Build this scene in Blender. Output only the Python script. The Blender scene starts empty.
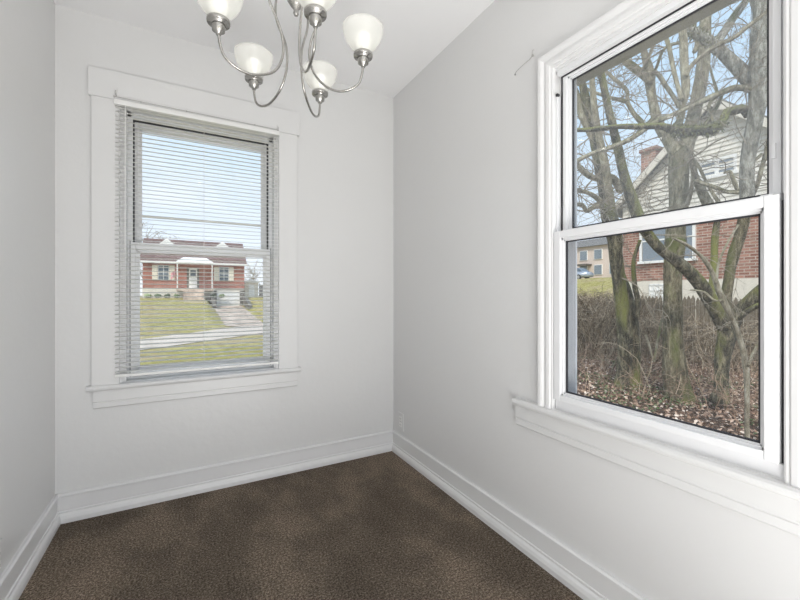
import bpy, bmesh, math, random
from mathutils import Vector, Matrix, noise
R_ = random.Random(7)
C = bpy.context.scene.collection
PI = math.pi

# ------------------------------------------------------------------ survey camera (also the real one)
FPX, CX, CY, H = 384.0, 400.0, 294.0, 1.08
YAW = math.radians(28.7)
CAM = Vector((-1.245, -2.369, H))
FW = Vector((math.sin(YAW), math.cos(YAW), 0)); RT = Vector((math.cos(YAW), -math.sin(YAW), 0)); UP = Vector((0, 0, 1))
def ray(u, v): return FW + RT*((u-CX)/FPX) + UP*((CY-v)/FPX)
def at(u, v, d): return CAM + ray(u, v)*d              # sighting at a surveyed depth

# ------------------------------------------------------------------ materials
def newmat(name):
    m = bpy.data.materials.new(name); m.use_nodes = True
    nt = m.node_tree; b = nt.nodes['Principled BSDF']
    return m, nt, b
def rgb(r, g, b):                                       # sRGB 0-255 to linear
    f = lambda c: (c/255/12.92) if c/255 <= .04045 else ((c/255+.055)/1.055)**2.4
    return (f(r), f(g), f(b), 1)
def ramp(nt, fac, stops):
    r = nt.nodes.new('ShaderNodeValToRGB'); e = r.color_ramp.elements
    while len(e) < len(stops): e.new(.5)
    for k, (p, c) in enumerate(stops): e[k].position = p; e[k].color = c
    nt.links.new(fac, r.inputs[0]); return r.outputs[0]
def tex(nt, kind, scale, detail=4, coord='Object', vec=None, rough=.55):
    n = nt.nodes.new(kind); n.inputs['Scale'].default_value = scale
    if 'Detail' in n.inputs: n.inputs['Detail'].default_value = detail
    if 'Roughness' in n.inputs: n.inputs['Roughness'].default_value = rough
    if vec is None:
        tc = nt.nodes.new('ShaderNodeTexCoord'); vec = tc.outputs[coord]
    nt.links.new(vec, n.inputs['Vector']); return n
def bump(nt, b, h, strength, dist):
    n = nt.nodes.new('ShaderNodeBump'); n.inputs['Strength'].default_value = strength; n.inputs['Distance'].default_value = dist
    nt.links.new(h, n.inputs['Height']); nt.links.new(n.outputs[0], b.inputs['Normal'])
def mixc(nt, fac, a, b, mode='MIX'):
    n = nt.nodes.new('ShaderNodeMix'); n.data_type = 'RGBA'; n.blend_type = mode
    if isinstance(fac, (int, float)): n.inputs[0].default_value = fac
    else: nt.links.new(fac, n.inputs[0])
    for s, v in ((6, a), (7, b)):
        if isinstance(v, tuple): n.inputs[s].default_value = v
        else: nt.links.new(v, n.inputs[s])
    return n.outputs[2]
def mapping(nt, scale=(1,1,1), rot=(0,0,0), coord='Object'):
    tc = nt.nodes.new('ShaderNodeTexCoord'); mp = nt.nodes.new('ShaderNodeMapping')
    mp.inputs['Scale'].default_value = scale; mp.inputs['Rotation'].default_value = rot
    nt.links.new(tc.outputs[coord], mp.inputs[0]); return mp.outputs[0]

def mat_plain(name, c, rough=.5, metal=0, var=.06, scale=8, bmp=0, bscale=60, bdist=.002):
    m, nt, b = newmat(name)
    n = tex(nt, 'ShaderNodeTexNoise', scale)
    lo = tuple(x*(1-var) for x in c[:3])+(1,); hi = tuple(min(1, x*(1+var)) for x in c[:3])+(1,)
    nt.links.new(ramp(nt, n.outputs[0], [(.3, lo), (.7, hi)]), b.inputs['Base Color'])
    b.inputs['Roughness'].default_value = rough; b.inputs['Metallic'].default_value = metal
    if bmp:
        n2 = tex(nt, 'ShaderNodeTexNoise', bscale, 5); bump(nt, b, n2.outputs[0], bmp, bdist)
    return m
M = {}
M['wall'] = mat_plain('wall_paint', (.72, .72, .72, 1), .34, 0, .012, 1.5, .25, 25, .004)
M['ceil'] = mat_plain('ceiling_paint', (.89, .89, .90, 1), .85, 0, .012, 2, .15, 60, .002)
M['trim'] = mat_plain('trim_paint', (.735, .735, .735, 1), .32, 0, .012, 5, .1, 30, .002)
M['trimcool'] = mat_plain('trim_gloss_paint', (.78, .78, .785, 1), .3, 0, .012, 5, .1, 30, .002)
M['vinyl'] = mat_plain('white_vinyl', (.80, .805, .82, 1), .3, 0, .01, 3)
M['blind'] = mat_plain('blind_vinyl', (.84, .84, .83, 1), .4, 0, .01, 3)
M['gasket'] = mat_plain('dark_gasket', (.03, .03, .035, 1), .6)
M['greytrack'] = mat_plain('grey_track', (.55, .57, .60, 1), .4)
M['olive'] = mat_plain('exterior_trim', (.26, .25, .19, 1), .7)
def mat_slat():
    m, nt, b = newmat('slat_vinyl'); out = nt.nodes['Material Output']; b.inputs['Base Color'].default_value = (.88, .88, .87, 1); b.inputs['Roughness'].default_value = .4
    t = nt.nodes.new('ShaderNodeBsdfTranslucent'); t.inputs[0].default_value = (.96, .96, .95, 1)
    x = nt.nodes.new('ShaderNodeMixShader'); x.inputs[0].default_value = .68
    nt.links.new(b.outputs[0], x.inputs[1]); nt.links.new(t.outputs[0], x.inputs[2]); nt.links.new(x.outputs[0], out.inputs[0]); return m
M['slat'] = mat_slat()
M['wire'] = mat_plain('rod_metal', (.45, .44, .43, 1), .5, .5)
M['nickel'] = mat_plain('brushed_nickel', (.42, .41, .39, 1), .27, 1, .05, 30)
M['plate'] = mat_plain('painted_plate', (.82, .82, .81, 1), .35)
M['dark'] = mat_plain('dark_slot', (.05, .05, .05, 1), .6)

def mat_glass(name, haze, hazecol=(.8, .85, .9, 1), dim=1.0):
    m, nt, b = newmat(name); nt.nodes.remove(b)
    out = nt.nodes['Material Output']
    t = nt.nodes.new('ShaderNodeBsdfTransparent'); t.inputs[0].default_value = (dim, dim, dim, 1)
    g = nt.nodes.new('ShaderNodeBsdfGlossy'); g.inputs['Roughness'].default_value = .02
    lw = nt.nodes.new('ShaderNodeLayerWeight'); lw.inputs[0].default_value = .5
    pw = nt.nodes.new('ShaderNodeMath'); pw.operation = 'POWER'; nt.links.new(lw.outputs['Facing'], pw.inputs[0]); pw.inputs[1].default_value = 5
    f = nt.nodes.new('ShaderNodeMath'); f.operation = 'MULTIPLY_ADD'; nt.links.new(pw.outputs[0], f.inputs[0]); f.inputs[1].default_value = .97; f.inputs[2].default_value = .025
    mx = nt.nodes.new('ShaderNodeMixShader')
    nt.links.new(f.outputs[0], mx.inputs[0]); nt.links.new(t.outputs[0], mx.inputs[1]); nt.links.new(g.outputs[0], mx.inputs[2])
    d = nt.nodes.new('ShaderNodeBsdfDiffuse'); d.inputs[0].default_value = hazecol
    tr = nt.nodes.new('ShaderNodeBsdfTranslucent'); tr.inputs[0].default_value = hazecol
    ad = nt.nodes.new('ShaderNodeMixShader'); nt.links.new(d.outputs[0], ad.inputs[1]); nt.links.new(tr.outputs[0], ad.inputs[2])
    n = tex(nt, 'ShaderNodeTexNoise', 5, 3)
    mr = nt.nodes.new('ShaderNodeMapRange'); mr.inputs[3].default_value = haze*.7; mr.inputs[4].default_value = haze*1.3
    nt.links.new(n.outputs[0], mr.inputs[0])
    m2 = nt.nodes.new('ShaderNodeMixShader'); nt.links.new(mr.outputs[0], m2.inputs[0])
    nt.links.new(mx.outputs[0], m2.inputs[1]); nt.links.new(ad.outputs[0], m2.inputs[2])
    nt.links.new(m2.outputs[0], out.inputs[0]); return m
M['glass'] = mat_glass('clear_glass', .015)
M['glasshaze'] = mat_glass('hazy_glass', .09)
M['glassdark'] = mat_plain('far_window_glass', (.10, .13, .16, 1), .08)
M['glassblue'] = mat_plain('painted_sky_glass', (.22, .26, .30, 1), .08)  # sky reflection put into the bluish base colour

def mat_shade():
    m, nt, b = newmat('frosted_glass'); nt.nodes.remove(b); out = nt.nodes['Material Output']
    d = nt.nodes.new('ShaderNodeBsdfDiffuse'); d.inputs[0].default_value = (.66, .66, .65, 1)
    t = nt.nodes.new('ShaderNodeBsdfTranslucent'); t.inputs[0].default_value = (.92, .92, .88, 1)
    tp = nt.nodes.new('ShaderNodeBsdfTransparent')
    g = nt.nodes.new('ShaderNodeBsdfGlossy'); g.inputs['Roughness'].default_value = .25
    a = nt.nodes.new('ShaderNodeMixShader'); a.inputs[0].default_value = .55
    nt.links.new(d.outputs[0], a.inputs[1]); nt.links.new(t.outputs[0], a.inputs[2])
    c = nt.nodes.new('ShaderNodeMixShader'); c.inputs[0].default_value = .46
    nt.links.new(a.outputs[0], c.inputs[1]); nt.links.new(tp.outputs[0], c.inputs[2])
    e = nt.nodes.new('ShaderNodeMixShader'); e.inputs[0].default_value = .06
    nt.links.new(c.outputs[0], e.inputs[1]); nt.links.new(g.outputs[0], e.inputs[2])
    nt.links.new(e.outputs[0], out.inputs[0]); return m
M['shade'] = mat_shade()
def mat_bulb():
    m, nt, b = newmat('lit_bulb'); b.inputs['Base Color'].default_value = (.9, .9, .86, 1)
    b.inputs['Emission Color'].default_value = (1, .98, .92, 1); b.inputs['Emission Strength'].default_value = .9
    return m
M['bulb'] = mat_bulb()

def mat_carpet():
    m, nt, b = newmat('brown_carpet')
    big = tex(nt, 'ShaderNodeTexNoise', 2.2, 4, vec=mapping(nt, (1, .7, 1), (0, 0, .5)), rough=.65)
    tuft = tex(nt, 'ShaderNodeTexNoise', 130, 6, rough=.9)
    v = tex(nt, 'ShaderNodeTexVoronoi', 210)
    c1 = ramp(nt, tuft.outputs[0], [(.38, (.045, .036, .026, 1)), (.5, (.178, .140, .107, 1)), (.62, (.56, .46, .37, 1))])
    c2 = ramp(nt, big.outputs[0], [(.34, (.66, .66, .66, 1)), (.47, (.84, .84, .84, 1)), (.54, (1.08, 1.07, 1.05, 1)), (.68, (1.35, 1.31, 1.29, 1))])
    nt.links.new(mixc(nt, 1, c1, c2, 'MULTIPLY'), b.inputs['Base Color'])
    b.inputs['Roughness'].default_value = 1; b.inputs['Specular IOR Level'].default_value = .1
    add = nt.nodes.new('ShaderNodeMath'); add.operation = 'ADD'
    nt.links.new(tuft.outputs[0], add.inputs[0]); nt.links.new(v.outputs['Distance'], add.inputs[1])
    bump(nt, b, add.outputs[0], .8, .006)
    return m
M['carpet'] = mat_carpet()

def mat_ramp_noise(name, scale, stops, rough=.9, bmp=.5, bdist=.02, detail=6, vec=None, island=False):
    m, nt, b = newmat(name)
    if island:
        g = nt.nodes.new('ShaderNodeNewGeometry'); fac = g.outputs['Random Per Island']
    else:
        fac = tex(nt, 'ShaderNodeTexNoise', scale, detail, vec=vec(nt) if vec else None, rough=.65).outputs[0]
    col = ramp(nt, fac, stops); nt.links.new(col, b.inputs['Base Color'])
    b.inputs['Roughness'].default_value = rough
    if bmp and not island: bump(nt, b, fac, bmp, bdist)
    return m
def mat_bark(name, dark, mid, light, moss, mossamt):
    m, nt, b = newmat(name)
    n = tex(nt, 'ShaderNodeTexNoise', 15, 8, vec=mapping(nt, (1, 1, .3)), rough=.8)
    base = ramp(nt, n.outputs[0], [(.38, dark), (.5, mid), (.62, light)])
    n2 = tex(nt, 'ShaderNodeTexNoise', 2.4, 5, vec=mapping(nt, (1, 1, .35)), rough=.6)
    geo = nt.nodes.new('ShaderNodeNewGeometry'); sp = nt.nodes.new('ShaderNodeSeparateXYZ'); nt.links.new(geo.outputs['Normal'], sp.inputs[0])
    ma = nt.nodes.new('ShaderNodeMath'); ma.operation = 'MULTIPLY_ADD'; nt.links.new(sp.outputs[2], ma.inputs[0]); ma.inputs[1].default_value = .18; nt.links.new(n2.outputs[0], ma.inputs[2])
    mr = nt.nodes.new('ShaderNodeMapRange'); mr.inputs[1].default_value = .62-mossamt*.25; mr.inputs[2].default_value = .76-mossamt*.25
    nt.links.new(ma.outputs[0], mr.inputs[0])
    nt.links.new(mixc(nt, mr.outputs[0], base, moss), b.inputs['Base Color'])
    b.inputs['Roughness'].default_value = .95; bump(nt, b, n.outputs[0], .9, .03)
    return m
M['bark'] = mat_bark('grey_bark', (.14, .12, .075, 1), (.33, .30, .205, 1), (.57, .53, .40, 1), (.15, .145, .07, 1), .35)
M['barkgrey'] = mat_bark('lichen_bark', (.12, .115, .09, 1), (.29, .28, .235, 1), (.58, .57, .50, 1), (.11, .12, .05, 1), .2)
M['barkmoss'] = mat_bark('mossy_bark', (.035, .03, .02, 1), (.10, .09, .06, 1), (.33, .29, .19, 1), (.21, .215, .065, 1), .58)
M['barkdark'] = mat_bark('dark_rough_bark', (.045, .038, .024, 1), (.15, .13, .08, 1), (.34, .30, .20, 1), (.15, .165, .055, 1), .5)
M['barkpale'] = mat_bark('pale_bark', (.18, .15, .10, 1), (.36, .32, .24, 1), (.55, .50, .40, 1), (.25, .26, .12, 1), .3)
M['twig'] = mat_ramp_noise('twig_bark', 6, [(.3, (.18, .15, .11, 1)), (.7, (.42, .37, .29, 1))], bmp=0)
M['bramble'] = mat_ramp_noise('bramble_stem', 1, [(0, (.08, .06, .035, 1)), (.5, (.25, .19, .125, 1)), (1, (.55, .46, .34, 1))], island=True)
M['bramblered'] = mat_ramp_noise('reddish_stem', 1, [(0, (.16, .10, .065, 1)), (.6, (.38, .26, .18, 1)), (1, (.6, .45, .34, 1))], island=True)
M['leaf'] = mat_ramp_noise('dead_leaf', 1, [(0, (.14, .085, .055, 1)), (.4, (.38, .24, .165, 1)), (.75, (.62, .45, .34, 1)), (1, (.9, .8, .7, 1))], island=True)
M['ivy'] = mat_ramp_noise('ivy_leaf', 1, [(0, (.04, .07, .025, 1)), (.6, (.12, .18, .07, 1)), (1, (.34, .40, .22, 1))], island=True)
M['fence'] = mat_ramp_noise('weathered_wood', 5, [(.3, (.08, .062, .042, 1)), (.5, (.18, .145, .10, 1)), (.72, (.32, .27, .20, 1))], vec=lambda nt: mapping(nt, (1, 6, .3)))
M['siding'] = mat_plain('cream_siding', (.76, .72, .64, 1), .6)
M['cream'] = mat_plain('cream_paint', (.72, .67, .58, 1), .7)
M['white'] = mat_plain('white_exterior', (.86, .85, .82, 1), .5)
M['shingle'] = mat_ramp_noise('brown_shingles', 3, [(.3, (.10, .06, .055, 1)), (.7, (.26, .17, .15, 1))])
M['shinglegrey'] = mat_ramp_noise('grey_shingles', 3, [(.3, (.12, .11, .10, 1)), (.7, (.26, .25, .23, 1))])
M['concrete'] = mat_ramp_noise('concrete', 1.2, [(.36, (.30, .22, .17, 1)), (.6, (.66, .54, .44, 1))], bmp=.1)
M['road'] = mat_ramp_noise('road_surface', 1.0, [(.3, (.52, .44, .37, 1)), (.7, (.66, .58, .50, 1))], bmp=.1)
M['stone'] = mat_ramp_noise('dark_stone', 2.5, [(.3, (.05, .045, .04, 1)), (.7, (.22, .20, .17, 1))])
M['tan'] = mat_plain('tan_wall', (.68, .57, .50, 1), .8)
M['carpaint'] = mat_plain('silver_car_paint', (.42, .47, .55, 1), .25, .3)
M['rubber'] = mat_plain('black_rubber', (.03, .03, .03, 1), .7)
M['shutter'] = mat_plain('cream_shutter', (.80, .74, .62, 1), .6)
M['flag'] = mat_plain('pink_flag_cloth', (.70, .35, .38, 1), .8)

def mat_brick(name, c1, c2, mortar, axes, scale=1.0):
    m, nt, b = newmat(name)
    tc = nt.nodes.new('ShaderNodeTexCoord'); s = nt.nodes.new('ShaderNodeSeparateXYZ'); c = nt.nodes.new('ShaderNodeCombineXYZ')
    nt.links.new(tc.outputs['Object'], s.inputs[0]); nt.links.new(s.outputs[axes[0]], c.inputs[0]); nt.links.new(s.outputs[axes[1]], c.inputs[1])
    br = nt.nodes.new('ShaderNodeTexBrick'); nt.links.new(c.outputs[0], br.inputs['Vector'])
    br.inputs['Color1'].default_value = c1; br.inputs['Color2'].default_value = c2; br.inputs['Mortar'].default_value = mortar
    br.inputs['Scale'].default_value = scale; br.inputs['Brick Width'].default_value = .22; br.inputs['Row Height'].default_value = .075
    br.inputs['Mortar Size'].default_value = .011; br.inputs['Bias'].default_value = -.1
    n = tex(nt, 'ShaderNodeTexNoise', 1.5, 5)
    col = mixc(nt, 1, br.outputs[0], ramp(nt, n.outputs[0], [(.3, (.8, .8, .8, 1)), (.7, (1.15, 1.12, 1.1, 1))]), 'MULTIPLY')
    nt.links.new(col, b.inputs['Base Color']); b.inputs['Roughness'].default_value = .9
    bump(nt, b, br.outputs['Fac'], -.4, .01)
    return m
M['brickA'] = mat_brick('red_brick_street', (.34, .10, .07, 1), (.46, .16, .115, 1), (.42, .26, .21, 1), (0, 2), .5)
M['brickB'] = mat_brick('red_brick_neighbour', (.25, .11, .08, 1), (.46, .24, .175, 1), (.46, .38, .32, 1), (1, 2), .7)

def mat_ground():
    m, nt, b = newmat('ground_soil_and_grass')
    g1 = tex(nt, 'ShaderNodeTexNoise', 2.5, 8, rough=.7); g2 = tex(nt, 'ShaderNodeTexNoise', .35, 4)
    fine = ramp(nt, g1.outputs[0], [(.3, (.17, .16, .05, 1)), (.5, (.34, .30, .10, 1)), (.7, (.54, .47, .21, 1))])
    dry = ramp(nt, g1.outputs[0], [(.3, (.26, .19, .10, 1)), (.7, (.55, .46, .26, 1))])
    grass = mixc(nt, ramp(nt, g2.outputs[0], [(.45, (0, 0, 0, 1)), (.62, (1, 1, 1, 1))]), fine, dry)
    s1 = tex(nt, 'ShaderNodeTexNoise', 14, 8, rough=.75)
    soil = ramp(nt, s1.outputs[0], [(.3, (.04, .025, .018, 1)), (.5, (.13, .085, .06, 1)), (.7, (.27, .19, .14, 1))])
    at_ = nt.nodes.new('ShaderNodeAttribute'); at_.attribute_name = 'wood'
    nt.links.new(mixc(nt, at_.outputs['Fac'], grass, soil), b.inputs['Base Color'])
    b.inputs['Roughness'].default_value = 1; b.inputs['Specular IOR Level'].default_value = .1
    bump(nt, b, s1.outputs[0], .5, .03)
    return m
M['ground'] = mat_ground()

# ------------------------------------------------------------------ object helpers
def wpos(p):
    v = Vector((0, 0, 0))
    while p: v += p.location; p = p.parent
    return v
def obj(name, bm, m, parent=None, smooth=False, origin=None):
    """link the bmesh (world coordinates) as one object"""
    off = wpos(parent) if parent else Vector((0, 0, 0))
    loc = Vector((0, 0, 0))
    if origin is not None: loc = Vector(origin)-off
    bmesh.ops.translate(bm, verts=bm.verts, vec=-(off+loc))
    bmesh.ops.recalc_face_normals(bm, faces=bm.faces)
    me = bpy.data.meshes.new(name); bm.to_mesh(me); bm.free()
    me.materials.append(m)
    if smooth:
        for p in me.polygons: p.use_smooth = True
    o = bpy.data.objects.new(name, me); o.location = loc; C.objects.link(o)
    if parent: o.parent = parent
    return o
def thing(name, label, cat, loc=(0, 0, 0), group=None):
    o = bpy.data.objects.new(name, None); C.objects.link(o); o.location = loc; o.empty_display_size = .1
    o['label'] = label; o['category'] = cat
    if group: o['group'] = group
    return o
def tag(o, label, cat, group=None, kind=None):
    o['label'] = label; o['category'] = cat
    if group: o['group'] = group
    if kind: o['kind'] = kind
    return o
def struct_empty(name, loc, label=None, cat=None):
    o = bpy.data.objects.new(name, None); C.objects.link(o); o.location = loc; o['kind'] = 'structure'; o.empty_display_size = .1
    if label: o['label'] = label; o['category'] = cat
    return o
def box(bm, x0, x1, y0, y1, z0, z1, f=None, bev=0):
    c = [(x, y, z) for x in (x0, x1) for y in (y0, y1) for z in (z0, z1)]
    vs = [bm.verts.new(f(*p) if f else p) for p in c]
    fs = []
    for q in ((0, 1, 3, 2), (4, 6, 7, 5), (0, 4, 5, 1), (2, 3, 7, 6), (0, 2, 6, 4), (1, 5, 7, 3)):
        fs.append(bm.faces.new([vs[k] for k in q]))
    if bev:
        es = set(e for fc in fs for e in fc.edges)
        bmesh.ops.bevel(bm, geom=list(es), offset=bev, segments=2, affect='EDGES', profile=.6)
def B(*a, **k):
    bm = bmesh.new(); box(bm, *a, **k); return bm
def prism(bm, prof, a, b, f):
    """profile points (p,q) swept between a and b: f(s,p,q)"""
    r0 = [bm.verts.new(f(a, p, q)) for p, q in prof]; r1 = [bm.verts.new(f(b, p, q)) for p, q in prof]
    n = len(prof)
    for k in range(n): bm.faces.new([r0[k], r0[(k+1) % n], r1[(k+1) % n], r1[k]])
    bm.faces.new(r0); bm.faces.new(r1[::-1])
def prism2(bm, prof, fa, fb):
    r0 = [bm.verts.new(fa(p, q)) for p, q in prof]; r1 = [bm.verts.new(fb(p, q)) for p, q in prof]
    n = len(prof)
    for k in range(n): bm.faces.new([r0[k], r0[(k+1) % n], r1[(k+1) % n], r1[k]])
    bm.faces.new(r0); bm.faces.new(r1[::-1])
def crom(pts, k):
    P = [pts[0]]+list(pts)+[pts[-1]]; out = []
    for i in range(1, len(P)-2):
        a, b, c, d = P[i-1], P[i], P[i+1], P[i+2]
        for j in range(k):
            t = j/k
            out.append(.5*((2*b)+(c-a)*t+(2*a-5*b+4*c-d)*t*t+(3*b-a-3*c+d)*t**3))
    out.append(P[-2]); return out
def tube(bm, pts, rad, n=8, cap=True, bumpy=0):
    rings = []; prev = None
    for i, p in enumerate(pts):
        t = (pts[min(i+1, len(pts)-1)]-pts[max(i-1, 0)])
        if t.length < 1e-9: t = Vector((0, 0, 1))
        t.normalize()
        if prev is None:
            a = t.orthogonal().normalized()
        else:
            a = (prev-t*prev.dot(t))
            a = a.normalized() if a.length > 1e-6 else t.orthogonal().normalized()
        prev = a; b = t.cross(a); r = rad[i] if isinstance(rad, (list, tuple)) else rad
        ring = []
        for k in range(n):
            an = 2*PI*k/n; d = a*math.cos(an)+b*math.sin(an); rr = r
            if bumpy: rr *= 1+bumpy*noise.noise(p*1.7+d*1.3)*1.6
            ring.append(bm.verts.new(p+d*rr))
        rings.append(ring)
    for i in range(len(rings)-1):
        for k in range(n): bm.faces.new([rings[i][k], rings[i][(k+1) % n], rings[i+1][(k+1) % n], rings[i+1][k]])
    if cap:
        bm.faces.new(rings[0][::-1]); bm.faces.new(rings[-1])
def lathe(bm, prof, c, n=28, closed=False):
    rings = []
    for r, z in prof:
        rings.append([bm.verts.new((c[0]+max(r, 1e-4)*math.cos(2*PI*k/n), c[1]+max(r, 1e-4)*math.sin(2*PI*k/n), c[2]+z)) for k in range(n)])
    m = len(rings)
    for i in range(m if closed else m-1):
        for k in range(n): bm.faces.new([rings[i][k], rings[i][(k+1) % n], rings[(i+1) % m][(k+1) % n], rings[(i+1) % m][k]])
def lin(a, b, t): return a+(b-a)*t
def sstep(a, b, x):
    t = max(0, min(1, (x-a)/(b-a))); return t*t*(3-2*t)

# ------------------------------------------------------------------ room shell
XL, ZC, YF, TH = -1.802, 2.447, -4.9, .12
def struct(name, bm, m):
    o = obj(name, bm, m); o['kind'] = 'structure'; return o
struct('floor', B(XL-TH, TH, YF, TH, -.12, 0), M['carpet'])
struct('ceiling', B(XL-TH, TH, YF, TH, ZC, ZC+.15), M['ceil'])
W1 = (-1.553, -.779, .60, 2.035)        # opening in the back wall: x0,x1,z0,z1
W2 = (-2.008, -1.350, .60, 1.955)       # opening in the right wall: y0,y1,z0,z1
bm = bmesh.new()
box(bm, XL-TH, W1[0], 0, TH, 0, ZC); box(bm, W1[1], TH, 0, TH, 0, ZC)
box(bm, W1[0], W1[1], 0, TH, 0, W1[2]); box(bm, W1[0], W1[1], 0, TH, W1[3], ZC)
struct('wall_back', bm, M['wall'])
bm = bmesh.new()
box(bm, 0, TH, YF, W2[0], 0, ZC); box(bm, 0, TH, W2[1], 0, 0, ZC)
box(bm, 0, TH, W2[0], W2[1], 0, W2[2]); box(bm, 0, TH, W2[0], W2[1], W2[3], ZC)
struct('wall_right', bm, M['wall'])
struct('wall_left', B(XL-TH, XL, YF, 0, 0, ZC), M['wall'])

# baseboards: board with a cap bead and a stepped shoe
prof = [(0, 0), (.026, 0), (.026, .020), (.022, .034), (.016, .043), (.016, .052), (.0115, .054), (.0115, .118), (.0165, .122), (.0165, .129), (.010, .134), (0, .134)]
bm = bmesh.new(); prism(bm, prof, XL, 0, lambda s, p, q: (s, -p, q)); struct('baseboard_back', bm, M['trimcool'])
bm = bmesh.new(); prism(bm, prof, YF, 0, lambda s, p, q: (-p, s, q)); struct('baseboard_right', bm, M['trimcool'])
bm = bmesh.new(); prism(bm, prof, YF, 0, lambda s, p, q: (XL+p, s, q)); struct('baseboard_left', bm, M['trimcool'])

# ------------------------------------------------------------------ windows
def window(name, f, u0, u1, v0, v1, side, top, w0, vm, headwide, cas, stile, bot):
    """f(u,v,w) -> world; w = depth outward from the room face"""
    root = struct_empty(name, f((u0+u1)/2, v0, 0))
    def bx(bm, a, b, c, d, e, g, bev=0):    # u,u,v,v,w,w
        box(bm, a, b, c, d, e, g, f=lambda x, y, z: f(x, y, z), bev=bev)
    vs = .632; two = name == 'window_2'          # top of the stool
    # jamb liner of the opening
    bm = bmesh.new()
    jf = .026 if two else -.001
    jt = .0075 if two else .012
    bx(bm, u0-.001, u0+jt, vs, v1, jf, TH); bx(bm, u1-jt, u1+.001, vs, v1, jf, TH)
    bx(bm, u0-.001, u1+.001, v1-.012, v1+.001, -.001, TH); bx(bm, u0, u1, .60, .638, .0, TH)
    obj('window_jamb', bm, M['trimcool'], root)
    # main frame inside the jamb
    fr = obj('window_frame', bmesh.new(), M['vinyl'], root)
    bm = bmesh.new()
    ji = .0075 if two else .012
    a0, a1, b0, b1 = u0+ji, u1-ji, .638, v1-.012
    wf, wk = (.026, .058) if two else (w0-.004, w0+.085)
    bx(bm, a0, a0+side, b0, b1, wf, wk, .002); bx(bm, a1-side, a1, b0, b1, wf, wk, .002)
    bx(bm, a0, a1, b1-top, b1, w0-.004, wk, .002)
    bx(bm, u0+.002 if two else a0, u1-.002 if two else a1, b0, b0+bot, w0-.006, wk, .002)
    if two:     # balance covers beside the upper sash
        for c in (u0+.001, u1-.007): bx(bm, c, c+.006, vm+.016, 1.85, .004, .026, .001)
    bmesh.ops.translate(bm, verts=bm.verts, vec=-wpos(root)); bmesh.ops.recalc_face_normals(bm, faces=bm.faces)
    bm.to_mesh(fr.data); bm.free()
    s0, s1, t0, t1 = a0+side, a1-side, b0+bot, b1-top
    # dark seals between frame and sashes
    bm = bmesh.new()
    g = .0035
    ga = .020 if two else w0+.006
    tz = vm-.01 if two else t0
    if not two: bx(bm, s0, s0+g, tz, t1, ga, w0+.045)
    bx(bm, s1-g, s1, tz, t1, ga, w0+.045)
    if not two:
        bx(bm, s0-.0125, s0-.0095, t0, vm+.02, w0-.006, w0); bx(bm, s1+.0095, s1+.0125, t0, vm+.02, w0-.006, w0)
    bx(bm, s0, s1, t1-g, t1, ga, w0+.06)
    if two:
        bx(bm, u1-.0035, u1-.0005, b0+bot, vm, .004, .02); bx(bm, u0+.0005, u0+.009, b0+bot, vm, .006, .02)
    obj('seal', bm, M['gasket'], root)
    # sashes
    def sash(nm, lo, hi, wa, wb, rb, rt, gm, e0=None, e1=None, stile=stile):
        bm = bmesh.new(); q0, q1 = (s0+g, s1-g) if e0 is None else (e0, e1)
        bx(bm, q0, q0+stile, lo, hi, wa, wb, .0025); bx(bm, q1-stile, q1, lo, hi, wa, wb, .0025)
        bx(bm, q0+stile, q1-stile, lo, lo+rb, wa, wb, .0025); bx(bm, q0+stile, q1-stile, hi-rt, hi, wa, wb, .0025)
        # glazing bead steps
        wg = (wa+wb)/2+.006; st = .009
        for (dw, dd) in ((wa+.010, .006), (wa+.017, .011)):
            bx(bm, q0+stile, q0+stile+dd, lo+rb, hi-rt, dw, wb-.002); bx(bm, q1-stile-dd, q1-stile, lo+rb, hi-rt, dw, wb-.002)
            bx(bm, q0+stile, q1-stile, lo+rb, lo+rb+dd, dw, wb-.002); bx(bm, q0+stile, q1-stile, hi-rt-dd, hi-rt, dw, wb-.002)
        so = obj(nm, bm, M['vinyl'], root)
        bm = bmesh.new(); d = .011; e = .0155
        bx(bm, q0+stile+d, q0+stile+e, lo+rb+d, hi-rt-d, wa+.019, wg+.004); bx(bm, q1-stile-e, q1-stile-d, lo+rb+d, hi-rt-d, wa+.019, wg+.004)
        bx(bm, q0+stile+d, q1-stile-d, lo+rb+d, lo+rb+e, wa+.019, wg+.004); bx(bm, q0+stile+d, q1-stile-d, hi-rt-e, hi-rt-d, wa+.019, wg+.004)
        obj('gasket', bm, M['gasket'] if two else M['vinyl'], so)
        bm = bmesh.new(); bx(bm, q0+stile+.004, q1-stile-.004, lo+rb+.004, hi-rt-.004, wg, wg+.003)
        obj('pane', bm, gm, so)
        return so
    if two:
        lo_s = sash('lower_sash', b0+bot+.001, vm+.014, -.012, .022, .022, .028, M['glass'], u0+.009, u1-.003, .028)
        up_s = sash('upper_sash', vm-.016, t1-g, .024, .054, .030, .004, M['glasshaze'], s0+g, s1-g, .017)
    else:
        lo_s = sash('lower_sash', t0+.002, vm+.014, w0-.012, w0+.020, .030, .036, M['glass'], s0-.0095, s1+.0095, .024)
        up_s = sash('upper_sash', vm-.030, t1-g, w0+.040, w0+.072, .030, .026, M['glass'], s0+g, s1-g, .016)
        bm = bmesh.new(); bx(bm, u0+.02, u1-.02, 1.497, 1.508, w0+.076, w0+.088); obj('storm_rail', bm, M['white'], root)
    if name == 'window_2':
        for uu in (s1-g-.013, s0+g+.013):
            bm = bmesh.new(); bx(bm, uu-.004, uu+.004, 1.415, 1.452, .020, .025, .001)
            obj('vent_latch', bm, M['vinyl'], up_s)
        bm = bmesh.new(); bx(bm, s0+g+.006, s0+g+.03, vm+.012, vm+.018, -.006, .016, .001); obj('tilt_latch', bm, M['vinyl'], lo_s)
        bm = bmesh.new(); bx(bm, u1-.013, u1-.004, 1.845, 1.853, -.002, .01); obj('balance_clip', bm, M['gasket'], root)
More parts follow.
